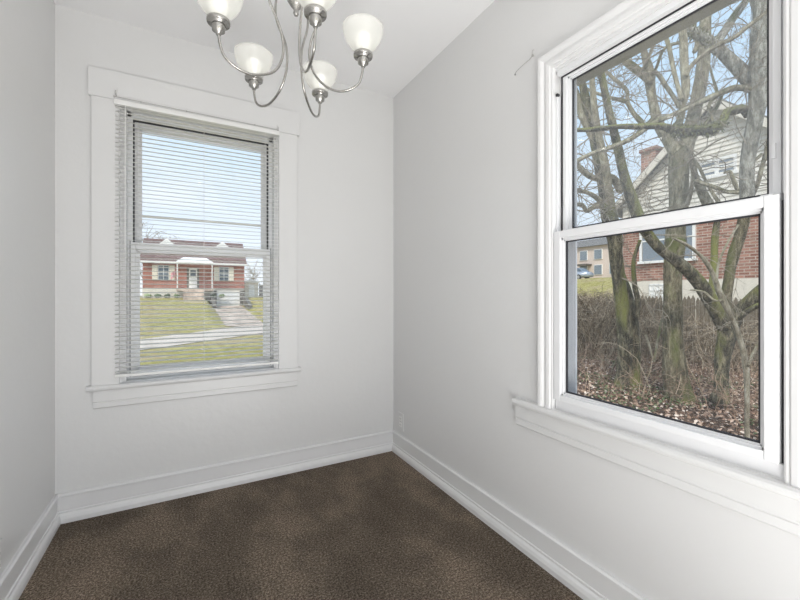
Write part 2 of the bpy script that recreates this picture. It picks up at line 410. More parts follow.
    # exterior trim seen through the glass
    bm = bmesh.new()
    if two:
        bt = bmesh.new(); bx(bt, u0+.002, u0+.043, b0, b1, .060, .066); bx(bt, u1-.045, u1-.002, b0, b1, .060, .066)
        bx(bt, u1-.036, u1-.030, b0, b1, .0585, .060); obj('screen_track', bt, M['greytrack'], root)
        bx(bm, u0+.002, u1-.002, 1.920, b1+.01, .060, TH+.012); bx(bm, u0+.002, u1-.002, b0-.03, b0+.02, .060, TH+.05)
    else:
        e0, e1 = u0+.02, u1-.02
        bx(bm, e0, e0+.014, b0, b1, wk+.003, TH+.03); bx(bm, e1-.01, e1, b0, b1, wk+.003, TH+.03)
        bx(bm, e0, e1, b1-.024, b1, wk+.003, TH+.03); bx(bm, e0, e1, b0-.03, b0+.02, wk+.003, TH+.05)
    obj('outside_trim', bm, M['olive'] if name == 'window_2' else M['white'], root)
    # casing
    if cas == 'flat':
        for nm, (a, b) in (('side_casing', (u0-.111, u0)), ('side_casing', (u1, u1+.108))):
            bm = bmesh.new(); bx(bm, a, b, vs, headwide[0], -.018, 0, .002); obj(nm, bm, M['trim'], root)
        bm = bmesh.new(); bx(bm, u0-.123, u1+.121, headwide[0], headwide[1], -.023, 0, .002)
        obj('head_casing', bm, M['trim'], root)
        for uu in (u0+.012, u1-.026):
            bm = bmesh.new(); bx(bm, uu, uu+.014, vs+.007, v1-.012, .004, w0-.003, .002); obj('stop', bm, M['trimcool'], root)
        h0, h1 = u0-.130, u1+.129
        ap = (u0-.105, u1+.108)
    else:
        pr = [(0, 0), (0, -.012), (.006, -.015), (.012, -.014), (.018, -.019), (.034, -.021), (.040, -.017), (.052, -.016), (.058, -.021), (.066, -.025), (.080, -.026), (.086, -.021), (.0865, 0)]
        # mitred colonial casing: offset from the opening edge
        pr = [(p*.80, q*.9) for p, q in pr]
        for sgn, ue in ((1, u1), (-1, u0)):
            bm = bmesh.new()
            prism2(bm, pr, lambda p, q: f(ue+sgn*p, vs, q), lambda p, q: f(ue+sgn*p, v1+p, q))
            obj('side_casing', bm, M['trimcool'], root)
        bm = bmesh.new()
        prism2(bm, pr, lambda p, q: f(u1+p, v1+p, q), lambda p, q: f(u0-p, v1+p, q))
        obj('head_casing', bm, M['trimcool'], root)
        h0, h1 = u0-.24, u1+.197
        ap = (u0-.19, u1+.193)
    # stool with rounded nose, apron board with a bead
    bm = bmesh.new()
    sp = [(0, .608), (-.025, .608), (-.031, .612), (-.033, .6195), (-.031, .627), (-.025, .6325), (0, .633)]
    prism(bm, sp, h0, h1, lambda s, p, q: f(s, q, p)); bx(bm, u0, u1, .608, .633, -.001, .02)
    obj('window_stool', bm, M['trim'], root)
    bm = bmesh.new()
    app = [(0, .519), (-.010, .519), (-.0135, .523), (-.0135, .545), (-.011, .5475), (-.011, .5505), (-.0150, .553), (-.0150, .608), (0, .608)]
    prism(bm, app, ap[0], ap[1], lambda s, p, q: f(s, q, p))
    obj('apron', bm, M['trim'] if cas == 'flat' else M['wall'], root)
    return root
window('window_1', lambda u, v, w: (u, w, v), W1[0], W1[1], .60, W1[3], .036, .026, .052, 1.335, (2.045, 2.184), 'flat', .030, .012)
window('window_2', lambda u, v, w: (w, u, v), W2[0], W2[1], .60, W2[3], .004, .020, .006, 1.306, None, 'col', .031, .034)

# ------------------------------------------------------------------ mini blind
bl = thing('window_blind', 'white horizontal mini blind hanging fully lowered over the back window', 'blind', (-1.177, -.03, 2.04))
bx0, bx1 = -1.568, -.786
bm = bmesh.new(); box(bm, bx0-.004, bx1+.004, -.0435, -.019, 2.016, 2.040, bev=.002); obj('head_rail', bm, M['blind'], bl)
bm = bmesh.new(); n = 6
pr = [(-.0125+.025*k/n, .0022*(1-(2*k/n-1)**2)) for k in range(n+1)]
pr2 = [(p, q-.0005) for p, q in reversed(pr)]
tl = math.radians(8)
zt, zb = 2.004, .694
prism(bm, [(p*math.cos(tl)-q*math.sin(tl), p*math.sin(tl)+q*math.cos(tl)) for p, q in pr+pr2], bx0, bx1, lambda s, p, q: (s, -.031+p, zt+q))
sl = obj('slat', bm, M['slat'], bl, origin=(-1.177, -.031, zt))
NS = 61
for k in range(1, NS):
    c = sl.copy(); C.objects.link(c); c.parent = bl; c.location = sl.location+Vector((0, 0, -(zt-zb)*k/(NS-1)))
bm = bmesh.new(); box(bm, bx0, bx1, -.0425, -.0195, .668, .682, bev=.003); obj('bottom_rail', bm, M['blind'], bl)
for x in (-1.50, -1.177, -.86):
    for yy in (-.0445, -.0175):
        bm = bmesh.new(); tube(bm, [Vector((x, yy, 2.02)), Vector((x, yy, .67))], .0006, 5); obj('ladder_cord', bm, M['blind'], bl)
bm = bmesh.new(); tube(bm, [Vector((-1.525, -.049, 2.015)), Vector((-1.526, -.050, 1.3))], .0022, 6); obj('tilt_wand', bm, M['blind'], bl)

# curtain rod on the head casing
rod = thing('curtain_rod', 'thin bare metal curtain rod along the head board above the back window', 'curtain rod', (-1.177, -.05, 2.07))
bm = bmesh.new()
pts = [Vector((-1.566, -.026, 2.092)), Vector((-1.566, -.040, 2.070)), Vector((-1.56, -.0490, 2.052)), Vector((-1.54, -.052, 2.046)), Vector((-1.177, -.054, 2.043)),
       Vector((-.82, -.052, 2.042)), Vector((-.796, -.0490, 2.040)), Vector((-.788, -.040, 2.054)), Vector((-.788, -.026, 2.075))]
tube(bm, crom(pts, 6), .0017, 8); obj('rod', bm, M['wire'], rod, True)
for x, z in ((-1.566, 2.085), (-.788, 2.069)):
    bm = bmesh.new(); box(bm, x-.005, x+.005, -.030, -.0232, z-.012, z+.014, bev=.001); obj('bracket', bm, M['trim'], rod)
for x in (-1.46, -1.26, -.92):
    bm = bmesh.new(); lathe(bm, [(0, -.004), (.003, -.003), (.003, .003), (0, .004)], (x, -.053, 2.0435), 8); obj('rod_joint', bm, M['wire'], rod)

hk = thing('curtain_hook', 'small thin wire curtain hook on the right wall beside the casing corner', 'hook', (0, -1.19, 2.05))
bm = bmesh.new()
pts = [Vector((-.003, -1.145, 2.036)), Vector((-.010, -1.16, 2.040)), Vector((-.012, -1.20, 2.046)), Vector((-.012, -1.236, 2.052)), Vector((-.012, -1.245, 2.062)), Vector((-.010, -1.246, 2.080)), Vector((-.001, -1.246, 2.086))]
tube(bm, crom(pts, 5), .0012, 6); obj('wire', bm, M['wire'], hk, True)
for y, z, r in ((-1.143, 2.036, .0035), (-1.241, 2.066, .0045)):
    bm = bmesh.new(); tube(bm, [Vector((0, y, z)), Vector((-.003, y, z)), Vector((-.006, y, z))], [r, r, r*.6], 10); obj('nail', bm, M['wire'], hk)

# outlets
def outlet(name, f, label):
    o = thing(name, label, 'outlet', f(0, 0, 0))
    bm = bmesh.new(); box(bm, -.035, .035, -.057, .057, 0, .006, f=f, bev=.002); obj('cover_plate', bm, M['wall'], o)
    for s in (-1, 1):
        bm = bmesh.new(); box(bm, -.016, .016, s*.02-.014, s*.02+.014, .006, .008, f=f, bev=.001); r = obj('receptacle', bm, M['plate'], o)
        for q in (-.006, .006):
            bm = bmesh.new(); box(bm, q-.001, q+.001, s*.02-.004, s*.02+.005, .008, .0084, f=f); obj('slot', bm, M['dark'], r)
    bm = bmesh.new(); box(bm, -.003, .003, -.003, .003, .006, .0075, f=f, bev=.001); obj('screw', bm, M['wire'], o)
outlet('wall_outlet', lambda u, v, w: (-w, -.115+u, .225+v), 'painted white outlet plate low on the right wall close to the room corner')
outlet('wall_outlet', lambda u, v, w: (XL+w, -.632-u, .205+v), 'white outlet plate low on the left wall at the photo edge')

# ------------------------------------------------------------------ chandelier
AX, AY = -.922, -1.029
ch = thing('chandelier', 'brushed nickel five-arm chandelier with frosted glass shades hanging from the ceiling', 'chandelier', (AX, AY, ZC))
bm = bmesh.new(); lathe(bm, [(0, 0), (.065, 0), (.065, -.010), (.055, -.022), (.020, -.034), (.008, -.040), (0, -.040)], (AX, AY, ZC)); obj('canopy', bm, M['nickel'], ch, True)
bm = bmesh.new(); tube(bm, [Vector((AX, AY, ZC-.035)), Vector((AX, AY, 2.26))], .006, 12); obj('stem', bm, M['nickel'], ch, True)
bm = bmesh.new()
lathe(bm, [(0, .015), (.012, .012), (.02, 0), (.03, -.012), (.034, -.03), (.03, -.05), (.014, -.075), (.012, -.10), (.018, -.112), (.03, -.125), (.034, -.145), (.030, -.162), (.018, -.180), (.009, -.190), (.008, -.198), (.010, -.204), (.006, -.212), (0, -.214)], (AX, AY, 2.256))
obj('center_body', bm, M['nickel'], ch, True)
for az, rc in ((193.6, .254), (116.3, .243), (270.0, .234), (329.7, .233), (53.9, .247)):
    a = math.radians(az); e = Vector((math.cos(a), math.sin(a), 0)); k = rc/.242
    def AP(r, z): return Vector((AX, AY, z))+e*r
    path = [(rc, 1.868), (rc-.004, 1.838), (.226*k, 1.806), (.195*k, 1.786), (.155*k, 1.780), (.118*k, 1.792), (.085, 1.815), (.060, 1.850), (.047, 1.90), (.052, 1.955), (.073, 2.005), (.098, 2.052), (.112, 2.10), (.106, 2.155), (.07, 2.20), (.022, 2.225)]
    bm = bmesh.new(); tube(bm, crom([AP(*q) for q in path], 5), .0042, 10); arm = obj('arm', bm, M['nickel'], ch, True)
    cpos = AP(rc, 1.862)
    bm = bmesh.new()
    lathe(bm, [(0, -.002), (.007, 0), (.009, .006), (.018, .012), (.0195, .030), (.019, .032), (.032, .034), (.033, .037), (.033, .044), (.031, .046), (.026, .046), (.026, .040), (0, .040)], cpos, 28)
    cup = obj('cup', bm, M['nickel'], arm, True)
    bm = bmesh.new()
    outp = [(.026, .044), (.028, .050), (.035, .061), (.048, .075), (.059, .091), (.066, .109), (.069, .126), (.070, .136)]
    inp = [(r-.0035, z) for r, z in reversed(outp)]
    lathe(bm, outp+inp, cpos, 36, closed=True)
    obj('shade', bm, M['shade'], arm, True)
    bm = bmesh.new(); lathe(bm, [(0, .040), (.012, .042), (.013, .052), (.020, .066), (.027, .080), (.028, .090), (.023, .106), (.012, .116), (0, .118)], cpos, 20)
    obj('bulb', bm, M['bulb'], arm, True)
    L = bpy.data.lights.new('bulb_glow', 'POINT'); L.energy = .13; L.shadow_soft_size = .02; L.color = (1, .98, .95)
    lo = bpy.data.objects.new('bulb_glow', L); C.objects.link(lo); lo.location = cpos+Vector((0, 0, .150))
# ------------------------------------------------------------------ terrain
def yN(x): return 21.3+.87*max(-12, min(30, x))
def yFar(x):
    x = max(-12, min(30, x)); return 27.8+1.1*x+.03*max(0, x)**2
def hz(x, y):
    yn, yf = yN(x), yFar(x)
    if y < yn: zb = lin(-.72, -1.5, max(0, min(1, (y-.5)/(max(yn, 2)-.5))))
    elif y < yf: zb = -1.5
    else:
        t = max(0, min(1, (y-yf)/max(1, 49.2-yf)))
        zb = lin(-1.5, .62, t**.9)
        if y < 52:
            d = sstep(.2, 1.4, x)*(1-sstep(4.6, 5.8, x)); zb = lin(zb, lin(-1.5, -.42, t), d)
    zr = -.8+3.6*sstep(13, 38, x)+.012*max(0, x-38)
    zr += .10*noise.noise(Vector((x*.6, y*.6, 0)))*sstep(.5, 2, x)
    q = 99 if x <= .2 else y/x
    w = sstep(1.0, 2.6, q)
    if x < .2: w = 1 if y > -1 else 1
    return lin(zr, zb, w)
def gmesh():
    bm = bmesh.new(); lay = bm.verts.layers.float.new('wood')
    def axis(a, b, fine0, fine1, s1, s2):
        out = [a]; v = a
        while v < b:
            v += s1 if fine0 <= v < fine1 else s2
            out.append(min(v, b))
        return out
    xs = axis(-24, 130, -6, 18, .3, 1.6); ys = axis(-20, 120, -5, 52, .4, 2.5)
    grid = []
    for x in xs:
        col = []
        for y in ys:
            inside = x < .14 and y < .14
            v = bm.verts.new((x, y, hz(x, y) if not inside else -.8))
            q = 99 if x <= .2 else y/x
            wood = (1-sstep(.9, 1.3, q))*(1-sstep(12.2, 15.5, x+.8*noise.noise(Vector((x*.4, y*.4, 3)))))
            v[lay] = wood; col.append(v)
        grid.append(col)
    for i in range(len(xs)-1):
        for j in range(len(ys)-1): bm.faces.new([grid[i][j], grid[i+1][j], grid[i+1][j+1], grid[i][j+1]])
    return bm
struct('ground', gmesh(), M['ground'])
def drape(bm, fx0, fx1, ss, k, up=.03, axis='x'):
    rows = []
    for s in ss:
        a, b = fx0(s), fx1(s); row = []
        for j in range(k+1):
            t = lin(a, b, j/k); x, y = (s, t) if axis == 'x' else (t, s)
            row.append(bm.verts.new((x, y, hz(x, y)+up)))
        rows.append(row)
    for i in range(len(rows)-1):
        for j in range(k): bm.faces.new([rows[i][j], rows[i+1][j], rows[i+1][j+1], rows[i][j+1]])
bm = bmesh.new(); drape(bm, lambda s: yN(s)+.1, lambda s: yFar(s)-.1, [-12+.75*i for i in range(48)], 10, .03); struct('street', bm, M['road'])
bm = bmesh.new(); drape(bm, lambda s: 1.15, lambda s: 4.4, [30.2+.5*i for i in range(40)], 8, .05, axis='y'); struct('driveway', bm, M['concrete'])

# ------------------------------------------------------------------ house across the street (facade plane y=50)
Y1 = 50.0
ha = thing('brick_house', 'single-storey red brick house with white porch and two small dormers across the street', 'house', (-.6, Y1, .6))
hx0, hx1 = -5.95, 4.85
obj('brick_wall', B(hx0, hx1, Y1, Y1+8, 1.75, 4.75), M['brickA'], ha)
bm = bmesh.new(); box(bm, hx0-.02, 1.45, Y1-.06, Y1+8, .2, 1.75); box(bm, 1.45, hx1+.02, Y1+.15, Y1+8, -.9, 1.75); obj('foundation', bm, M['cream'], ha)
bm = bmesh.new()
prism(bm, [(Y1-.45, 4.72), (Y1-.45, 4.85), (Y1+4, 7.95), (Y1+8.45, 4.85), (Y1+8.45, 4.72)], hx0-.25, hx1+.25, lambda s, p, q: (s, p, q)); obj('roof', bm, M['shingle'], ha)
bm = bmesh.new(); box(bm, hx0-.3, hx1+.3, Y1-.56, Y1-.44, 4.62, 4.86); obj('gutter', bm, M['white'], ha)
for x in (-3.63, 2.38):
    bm = bmesh.new(); prism(bm, [(-1.05, 6.0), (1.05, 6.0), (1.05, 6.75), (0, 7.72), (-1.05, 6.75)], Y1+.9, Y1+3.8, lambda s, p, q: (x+p, s, q)); dm = obj('dormer', bm, M['white'], ha)
    bm = bmesh.new(); box(bm, x-.35, x+.35, Y1+.86, Y1+.92, 6.1, 6.9); obj('dormer_window', bm, M['glassdark'], dm)
for x0, x1, z0, z1 in ((-4.42, -3.42, 2.75, 4.35), (1.98, 2.98, 2.75, 4.35)):
    bm = bmesh.new(); box(bm, x0-.06, x1+.06, Y1-.07, Y1+.02, z0-.08, z1+.08); w = obj('house_window', bm, M['white'], ha)
    bm = bmesh.new()
    for (q0, q1) in ((z0, (z0+z1)/2-.03), ((z0+z1)/2+.03, z1)):
        box(bm, x0, (x0+x1)/2-.03, Y1-.085, Y1-.06, q0, q1); box(bm, (x0+x1)/2+.03, x1, Y1-.085, Y1-.06, q0, q1)
    obj('window_glass', bm, M['glassdark'], w)
    for a in (x0-.62, x1+.09):
        bm = bmesh.new(); box(bm, a, a+.53, Y1-.10, Y1, z0-.08, z1+.08, bev=.01)
        for k in range(14): box(bm, a+.06, a+.47, Y1-.115, Y1-.095, z0+.02+k*.112, z0+.08+k*.112)
        obj('shutter', bm, M['shutter'], ha)
bm = bmesh.new(); box(bm, -1.55, -.25, Y1-.03, Y1+.02, 1.75, 4.25); obj('entry_shade_panel', bm, M['stone'], ha)  # flat dark panel, paints the porch shade around the door
bm = bmesh.new(); box(bm, -1.33, -.46, Y1-.1, Y1-.02, 1.8, 4.15, bev=.02); dr = obj('front_door', bm, M['white'], ha)
bm = bmesh.new(); box(bm, -1.18, -.61, Y1-.12, Y1-.09, 3.2, 3.95); obj('door_glass', bm, M['glassdark'], dr)
bm = bmesh.new()
px0, px1, py = -2.6, 1.2, Y1-2.0
v = [bm.verts.new(p) for p in ((px0, py, 4.62), (px1, py, 4.62), (px1, Y1, 4.62), (px0, Y1, 4.62), (px0, py, 4.80), (px1, py, 4.80), (px1, Y1, 4.80), (px0, Y1, 4.80), (px0+.7, py+.7, 5.35), (px1-.7, py+.7, 5.35), (px1-.7, Y1, 5.35), (px0+.7, Y1, 5.35))]
for q in ((0, 1, 2, 3), (0, 1, 5, 4), (1, 2, 6, 5), (3, 0, 4, 7), (4, 5, 9, 8), (5, 6, 10, 9), (7, 4, 8, 11), (8, 9, 10, 11), (2, 3, 7, 11, 10, 6)): bm.faces.new([v[k] for k in q])
obj('porch_roof', bm, M['white'], ha)
for x in (px0+.12, px1-.12):
    bm = bmesh.new(); tube(bm, [Vector((x, py+.1, 1.6)), Vector((x, py+.1, 4.64))], .065, 10); obj('porch_post', bm, M['white'], ha)
obj('porch_floor', B(px0, px1, py, Y1-.06, 1.45, 1.7), M['concrete'], ha)
bm = bmesh.new()
for k in range(5): box(bm, -1.9, .2, py-.3-.3*k, py, .2, 1.45-.22*k)
obj('porch_step', bm, M['concrete'], ha)
for x0, x1 in ((1.38, 1.66), (4.32, 4.88)): obj('garage_side_wall', B(x0, x1, Y1-.1, Y1+.12, -.9, 1.5), M['stone'], ha)
bm = bmesh.new(); box(bm, 1.66, 4.32, Y1+.08, Y1+.16, -.44, 1.36)
for k in range(1, 4): box(bm, 1.66, 4.32, Y1+.06, Y1+.085, -.44+k*.45-.015, -.44+k*.45+.015)
obj('garage_door', bm, M['white'], ha)
for xa in (.95, 4.65):
    bm = bmesh.new(); prism(bm, [(Y1-.1, -.9), (Y1-.1, .75), (Y1-3, .45), (Y1-5.6, -.25), (Y1-5.6, -.9)], xa, xa+.38, lambda s_, p, q: (s_, p, q)); obj('driveway_wall', bm, M['stone'], ha)
bm = bmesh.new()
for k in range(9):
    if -2.1 < (xx := -5.4+k*.95) < .5: continue
    bmesh.ops.create_icosphere(bm, subdivisions=2, radius=.32, matrix=Matrix.Translation((xx, Y1-.6, .85)) @ Matrix.Diagonal((1.1, .9, .8, 1)))
for v in bm.verts: v.co += Vector((noise.noise(v.co*4), noise.noise(v.co*4+Vector((9, 0, 0))), noise.noise(v.co*5)))*.12
tag(obj('low_hedge', bm, M['ivy']), 'row of low dark shrubs along the brick house foundation', 'hedge')
fl = thing('porch_flag', 'small pink and white flag hanging beside the brick house porch', 'flag', (-2.9, Y1-.3, 3))
bm = bmesh.new(); tube(bm, [Vector((-2.75, Y1-.05, 2.9)), Vector((-2.75, Y1-.9, 3.9))], .02, 6); obj('flag_pole', bm, M['white'], fl)
bm = bmesh.new()
gr = [[bm.verts.new((-2.75-.42*i/8, Y1-.85+.1*math.sin(i*.9+j*.3), 3.85-.4*i/8-.75*j/6)) for j in range(7)] for i in range(9)]
for i in range(8):
    for j in range(6): bm.faces.new([gr[i][j], gr[i+1][j], gr[i+1][j+1], gr[i][j+1]])
obj('flag_cloth', bm, M['flag'], fl)
# white garage and fence right of it
gs = thing('garden_shed', 'small pale shed with low roof right of the brick house', 'shed', (5.9, 53, .6))
obj('shed_wall', B(5.2, 6.9, 52.5, 55, .3, 2.6), M['cream'], gs)
bm = bmesh.new(); prism(bm, [(5.05, 2.6), (7.05, 2.6), (6.05, 3.1)], 52.3, 55.2, lambda s, p, q: (p, s, q)); obj('shed_roof', bm, M['white'], gs)
obj('shed_door', B(5.7, 6.4, 52.44, 52.52, .6, 2.3), M['white'], gs)
df = thing('dark_fence', 'dark board fence in the yard right of the pale shed', 'fence', (8.4, 53, .6))
bm = bmesh.new()
for k in range(24): box(bm, 7.1+k*.14, 7.22+k*.14, 53, 53.03, .4, 2.35)
obj('board_panel', bm, M['stone'], df)
for k in range(3):
    bm = bmesh.new(); box(bm, 7.1+k*1.6, 7.22+k*1.6, 53.03, 53.15, .4, 2.5); obj('post', bm, M['stone'], df)

# ------------------------------------------------------------------ neighbour house (facade plane x=16)
X2 = 16.0
hb = thing('neighbor_house', 'brick house with cream upper siding and chimney behind the trees', 'house', (X2, 4.5, -.5))
ya, yb, yc = 1.05, 8.05, 4.55
obj('brick_wall', B(X2, X2+10, ya, yb, 1.63, 4.75), M['brickB'], hb)
obj('foundation', B(X2-.03, X2+10, ya-.03, yb+.03, -1, 1.63), M['cream'], hb)
bm = bmesh.new(); prism(bm, [(ya, 4.3), (yb, 4.3), (yb, 5.0), (yc, 8.15), (ya, 5.0)], X2-.04, X2+10, lambda s, p, q: (s, p, q))
# lapped boards
z = 4.3
while z < 8.1:
    hw = 3.5 if z < 5 else 3.5*(8.15-z)/3.15
    if hw > .1: prism(bm, [(X2-.04, z), (X2-.085, z), (X2-.044, z+.165), (X2-.04, z+.165)], yc-hw+.02, yc+hw-.02, lambda s, p, q: (p, s, q))
    z += .17
obj('siding', bm, M['siding'], hb)
for s in (-1, 1):
    bm = bmesh.new()
    prism(bm, [(yc, 8.42), (yc, 8.20), (yc+s*3.95, 4.66), (yc+s*3.95, 4.86)], X2-.45, X2+10.3, lambda s_, p, q: (s_, p, q)); obj('roof_slope', bm, M['shinglegrey'], hb)
    bm = bmesh.new()
    prism(bm, [(yc, 8.36), (yc, 8.02), (yc+s*3.9, 4.52), (yc+s*3.9, 4.82)], X2-.50, X2-.44, lambda s_, p, q: (s_, p, q)); obj('bargeboard', bm, M['cream'], hb)
bm = bmesh.new(); box(bm, X2+.1, X2+.7, 6.72, 7.32, 4.0, 7.25); box(bm, X2+.04, X2+.76, 6.66, 7.38, 7.25, 7.38); chm = obj('chimney', bm, M['brickB'], hb)
def wing(y0, y1, z0, z1, glass, cols=2):
    bm = bmesh.new(); t = .1
    box(bm, X2-.10, X2+.02, y0-t, y0, z0-t, z1+t); box(bm, X2-.10, X2+.02, y1, y1+t, z0-t, z1+t)
    box(bm, X2-.10, X2+.02, y0, y1, z1, z1+t); box(bm, X2-.16, X2+.02, y0-t*1.6, y1+t*1.6, z0-t, z0)
    for k in range(1, cols):
        y = lin(y0, y1, k/cols); box(bm, X2-.10, X2+.02, y-.06, y+.06, z0, z1)
    box(bm, X2-.085, X2+.02, y0, y1, (z0+z1)/2-.03, (z0+z1)/2+.03)
    o = obj('house_window', bm, M['white'], hb)
    for k in range(cols):
        bm = bmesh.new(); box(bm, X2-.065, X2-.05, lin(y0, y1, k/cols)+.02, lin(y0, y1, (k+1)/cols)-.02, z0, z1); obj('window_glass', bm, glass, o)
wing(5.28, 6.06, 2.48, 4.2, M['glassblue'], 1); wing(6.22, 7.18, 2.48, 4.2, M['glassblue'], 1)
wing(1.6, 2.5, 2.48, 4.2, M['glassblue'], 1)
wing(3.98, 5.0, 5.5, 6.02, M['glassblue'], 2)
bm = bmesh.new(); box(bm, X2-.06, X2, 5.9, 6.9, .75, 1.5)
for k in range(6): box(bm, X2-.09, X2-.05, 5.9+k*.19, 5.94+k*.19, .75, 1.5)
for k in range(4): box(bm, X2-.09, X2-.05, 5.9, 6.9, .75+k*.23, .79+k*.23)
obj('basement_window', bm, M['white'], hb)

# ------------------------------------------------------------------ far apartment block, car
fb = thing('apartment_building', 'long tan apartment building far off behind the parked silver car', 'building', (50, 36, 3.2))
obj('tan_wall', B(50, 60, 26, 48, 2.0, 8.0), M['tan'], fb)
bm = bmesh.new(); prism(bm, [(49.5, 8.0), (60.5, 8.0), (55, 9.8)], 25.6, 48.4, lambda s, p, q: (p, s, q)); obj('roof', bm, M['shinglegrey'], fb)
for k in range(9):
    for z in (3.9, 6.1):
        y = 27+k*2.3
        bm = bmesh.new(); box(bm, 49.88, 50.02, y-.08, y+1.18, z-.08, z+1.38); w = obj('window_surround', bm, M['white'], fb)
        obj('window_glass', B(49.84, 49.9, y, y+1.1, z, z+1.3), M['glassblue'], w)
obj('entry_canopy', B(48.6, 50, 33.2, 35.0, 5.2, 5.45), M['stone'], fb)
fb2 = thing('garage_block', 'low pale building seen behind bare trees at left of the side window', 'building', (44, 36, 3))
obj('pale_wall', B(46, 49, 38.5, 46, 2.0, 6.0), M['cream'], fb2)
bm = bmesh.new(); prism(bm, [(45.6, 6.0), (49.4, 6.0), (47.5, 7.2)], 38.2, 46.3, lambda s, p, q: (p, s, q)); obj('roof', bm, M['shinglegrey'], fb2)
# car: body lofted along its length (along y)
cx, cyy = 42.0, 30.2; cz = hz(cx, cyy)+.02
car = thing('parked_car', 'silver-blue car parked at the top of the grass bank', 'car', (cx, cyy, cz))
bm = bmesh.new()
prf = [(-2.2, .30), (2.2, .30), (2.28, .55), (2.15, .85), (1.2, .98), (-1.9, 1.0), (-2.25, .8), (-2.28, .5)]
prism(bm, prf, -.85, .85, lambda s, p, q: (cx+s, cyy+p, cz+q)); bmesh.ops.bevel(bm, geom=bm.edges[:], offset=.06, segments=2, affect='EDGES')
obj('car_body', bm, M['carpaint'], car, True)
bm = bmesh.new(); r0 = [(-1.8, .98), (1.25, .97), (.45, 1.42), (-1.1, 1.45)]
prism2(bm, r0, lambda p, q: (cx-(.80 if q < 1.2 else .62), cyy+p, cz+q), lambda p, q: (cx+(.80 if q < 1.2 else .62), cyy+p, cz+q)); obj('cabin_glass', bm, M['glassdark'], car)
bm = bmesh.new(); box(bm, cx-.6, cx+.6, cyy-1.12, cyy+.46, cz+1.42, cz+1.48, bev=.02); obj('car_roof', bm, M['carpaint'], car)
for sx in (-1, 1):
    for yy in (-1.35, 1.4):
        bm = bmesh.new(); tube(bm, [Vector((cx+sx*.70, cyy+yy, cz+.32)), Vector((cx+sx*.88, cyy+yy, cz+.32))], .32, 20); wl = obj('wheel', bm, M['rubber'], car)
        bm = bmesh.new(); tube(bm, [Vector((cx+sx*.87, cyy+yy, cz+.32)), Vector((cx+sx*.90, cyy+yy, cz+.32))], .19, 16); obj('hubcap', bm, M['wire'], wl)

# ------------------------------------------------------------------ picket fence behind the trees
XF = 11.3
pf = thing('picket_fence', 'tall weathered brown stockade fence with pointed pickets behind the tree trunks', 'fence', (XF, 3, -.8))
bm = bmesh.new(); y = -3.0
while y < 9.2:
    h = 1.0+R_.uniform(-.05, .05)-.03*(y > 6.5); w = .098; l = R_.uniform(-.01, .01)
    prism(bm, [(y, -1.0), (y+w, -1.0), (y+w+l, h-.11), (y+w/2+l, h), (y+l, h-.11)], XF+R_.uniform(-.01, .01), XF+.03, lambda s, p, q: (s, p, q))
    y += .108
obj('picket_panel', bm, M['fence'], pf)
for z in (-.35, .65):
    bm = bmesh.new(); box(bm, XF+.03, XF+.09, -3, 9.2, z, z+.09); obj('rail', bm, M['fence'], pf)
for k in range(6):
    bm = bmesh.new(); box(bm, XF+.04, XF+.14, -2.9+k*2.4, -2.8+k*2.4, -1, .95); obj('post', bm, M['fence'], pf)

# ------------------------------------------------------------------ trees
def limb(root, name, pts, d0, d1, m, n=10, k=5, ext=None):
    """pts: sightings (u, v, width px); depth runs d0 -> d1"""
    P, W = [], []
    L = len(pts)-1
    for i, (u, v, w) in enumerate(pts):
        d = lin(d0, d1, i/L); P.append(at(u, v, d)); W.append(w*.5*d/FPX)
    if ext: P.append(P[-1]+Vector(ext)); W.append(W[-1]*.6)
    Q = crom(P, k); WV = crom([Vector((w, 0, 0)) for w in W], k); Wr = [max(.004, w.x) for w in WV]
    for i, q in enumerate(Q):
        if 0 < i < len(Q)-1: q += noise.noise_vector(q*1.5)*min(.04, Wr[i]*.45)
    bm = bmesh.new(); tube(bm, Q, Wr, n, bumpy=.12)
    obj(name, bm, m, root, True)
    return Q, Wr
def twig(bm, p, d, L, r, depth, rng, droop=0):
    n = max(4, int(L/.12)); n = min(n, 9); P = [p.copy()]; dd = d.normalized()
    for i in range(n):
        dd = (dd+Vector((rng.gauss(0, .2), rng.gauss(0, .2), rng.gauss(0, .2)+droop))).normalized(); P.append(P[-1]+dd*(L/n))
    tube(bm, P, [r*(1-.75*i/n) for i in range(n+1)], 4 if depth < 2 else 5, cap=False)
    if depth > 0:
        for _ in range(rng.randint(2, 4)):
            i = rng.randint(1, n-1); ax = (P[i+1]-P[i]).normalized()
            side = ax.orthogonal().normalized(); side.rotate(Matrix.Rotation(rng.uniform(0, 2*PI), 3, ax))
            twig(bm, P[i], ax*.7+side*rng.uniform(.5, 1), L*rng.uniform(.35, .6), r*.55, depth-1, rng)
def twigs(root, limbs, count, Lr, rr, m, seed, zmin=1.4):
    rng = random.Random(seed); bm = bmesh.new(); c = 0
    pool = [(q, w, i) for q, wr in limbs for i, (q, w) in enumerate(zip(q, wr)) if q.z > zmin]
    for _ in range(count):
        q, w, i = rng.choice(pool)
        d = Vector((rng.gauss(0, 1), rng.gauss(0, 1), rng.gauss(.35, .7)))
        twig(bm, q, d, rng.uniform(*Lr), rng.uniform(*rr), 2, rng)
    o = obj('twigs', bm, m, root); o['kind'] = 'stuff'
def root_at(u, v, d): p = at(u, v, d); return p

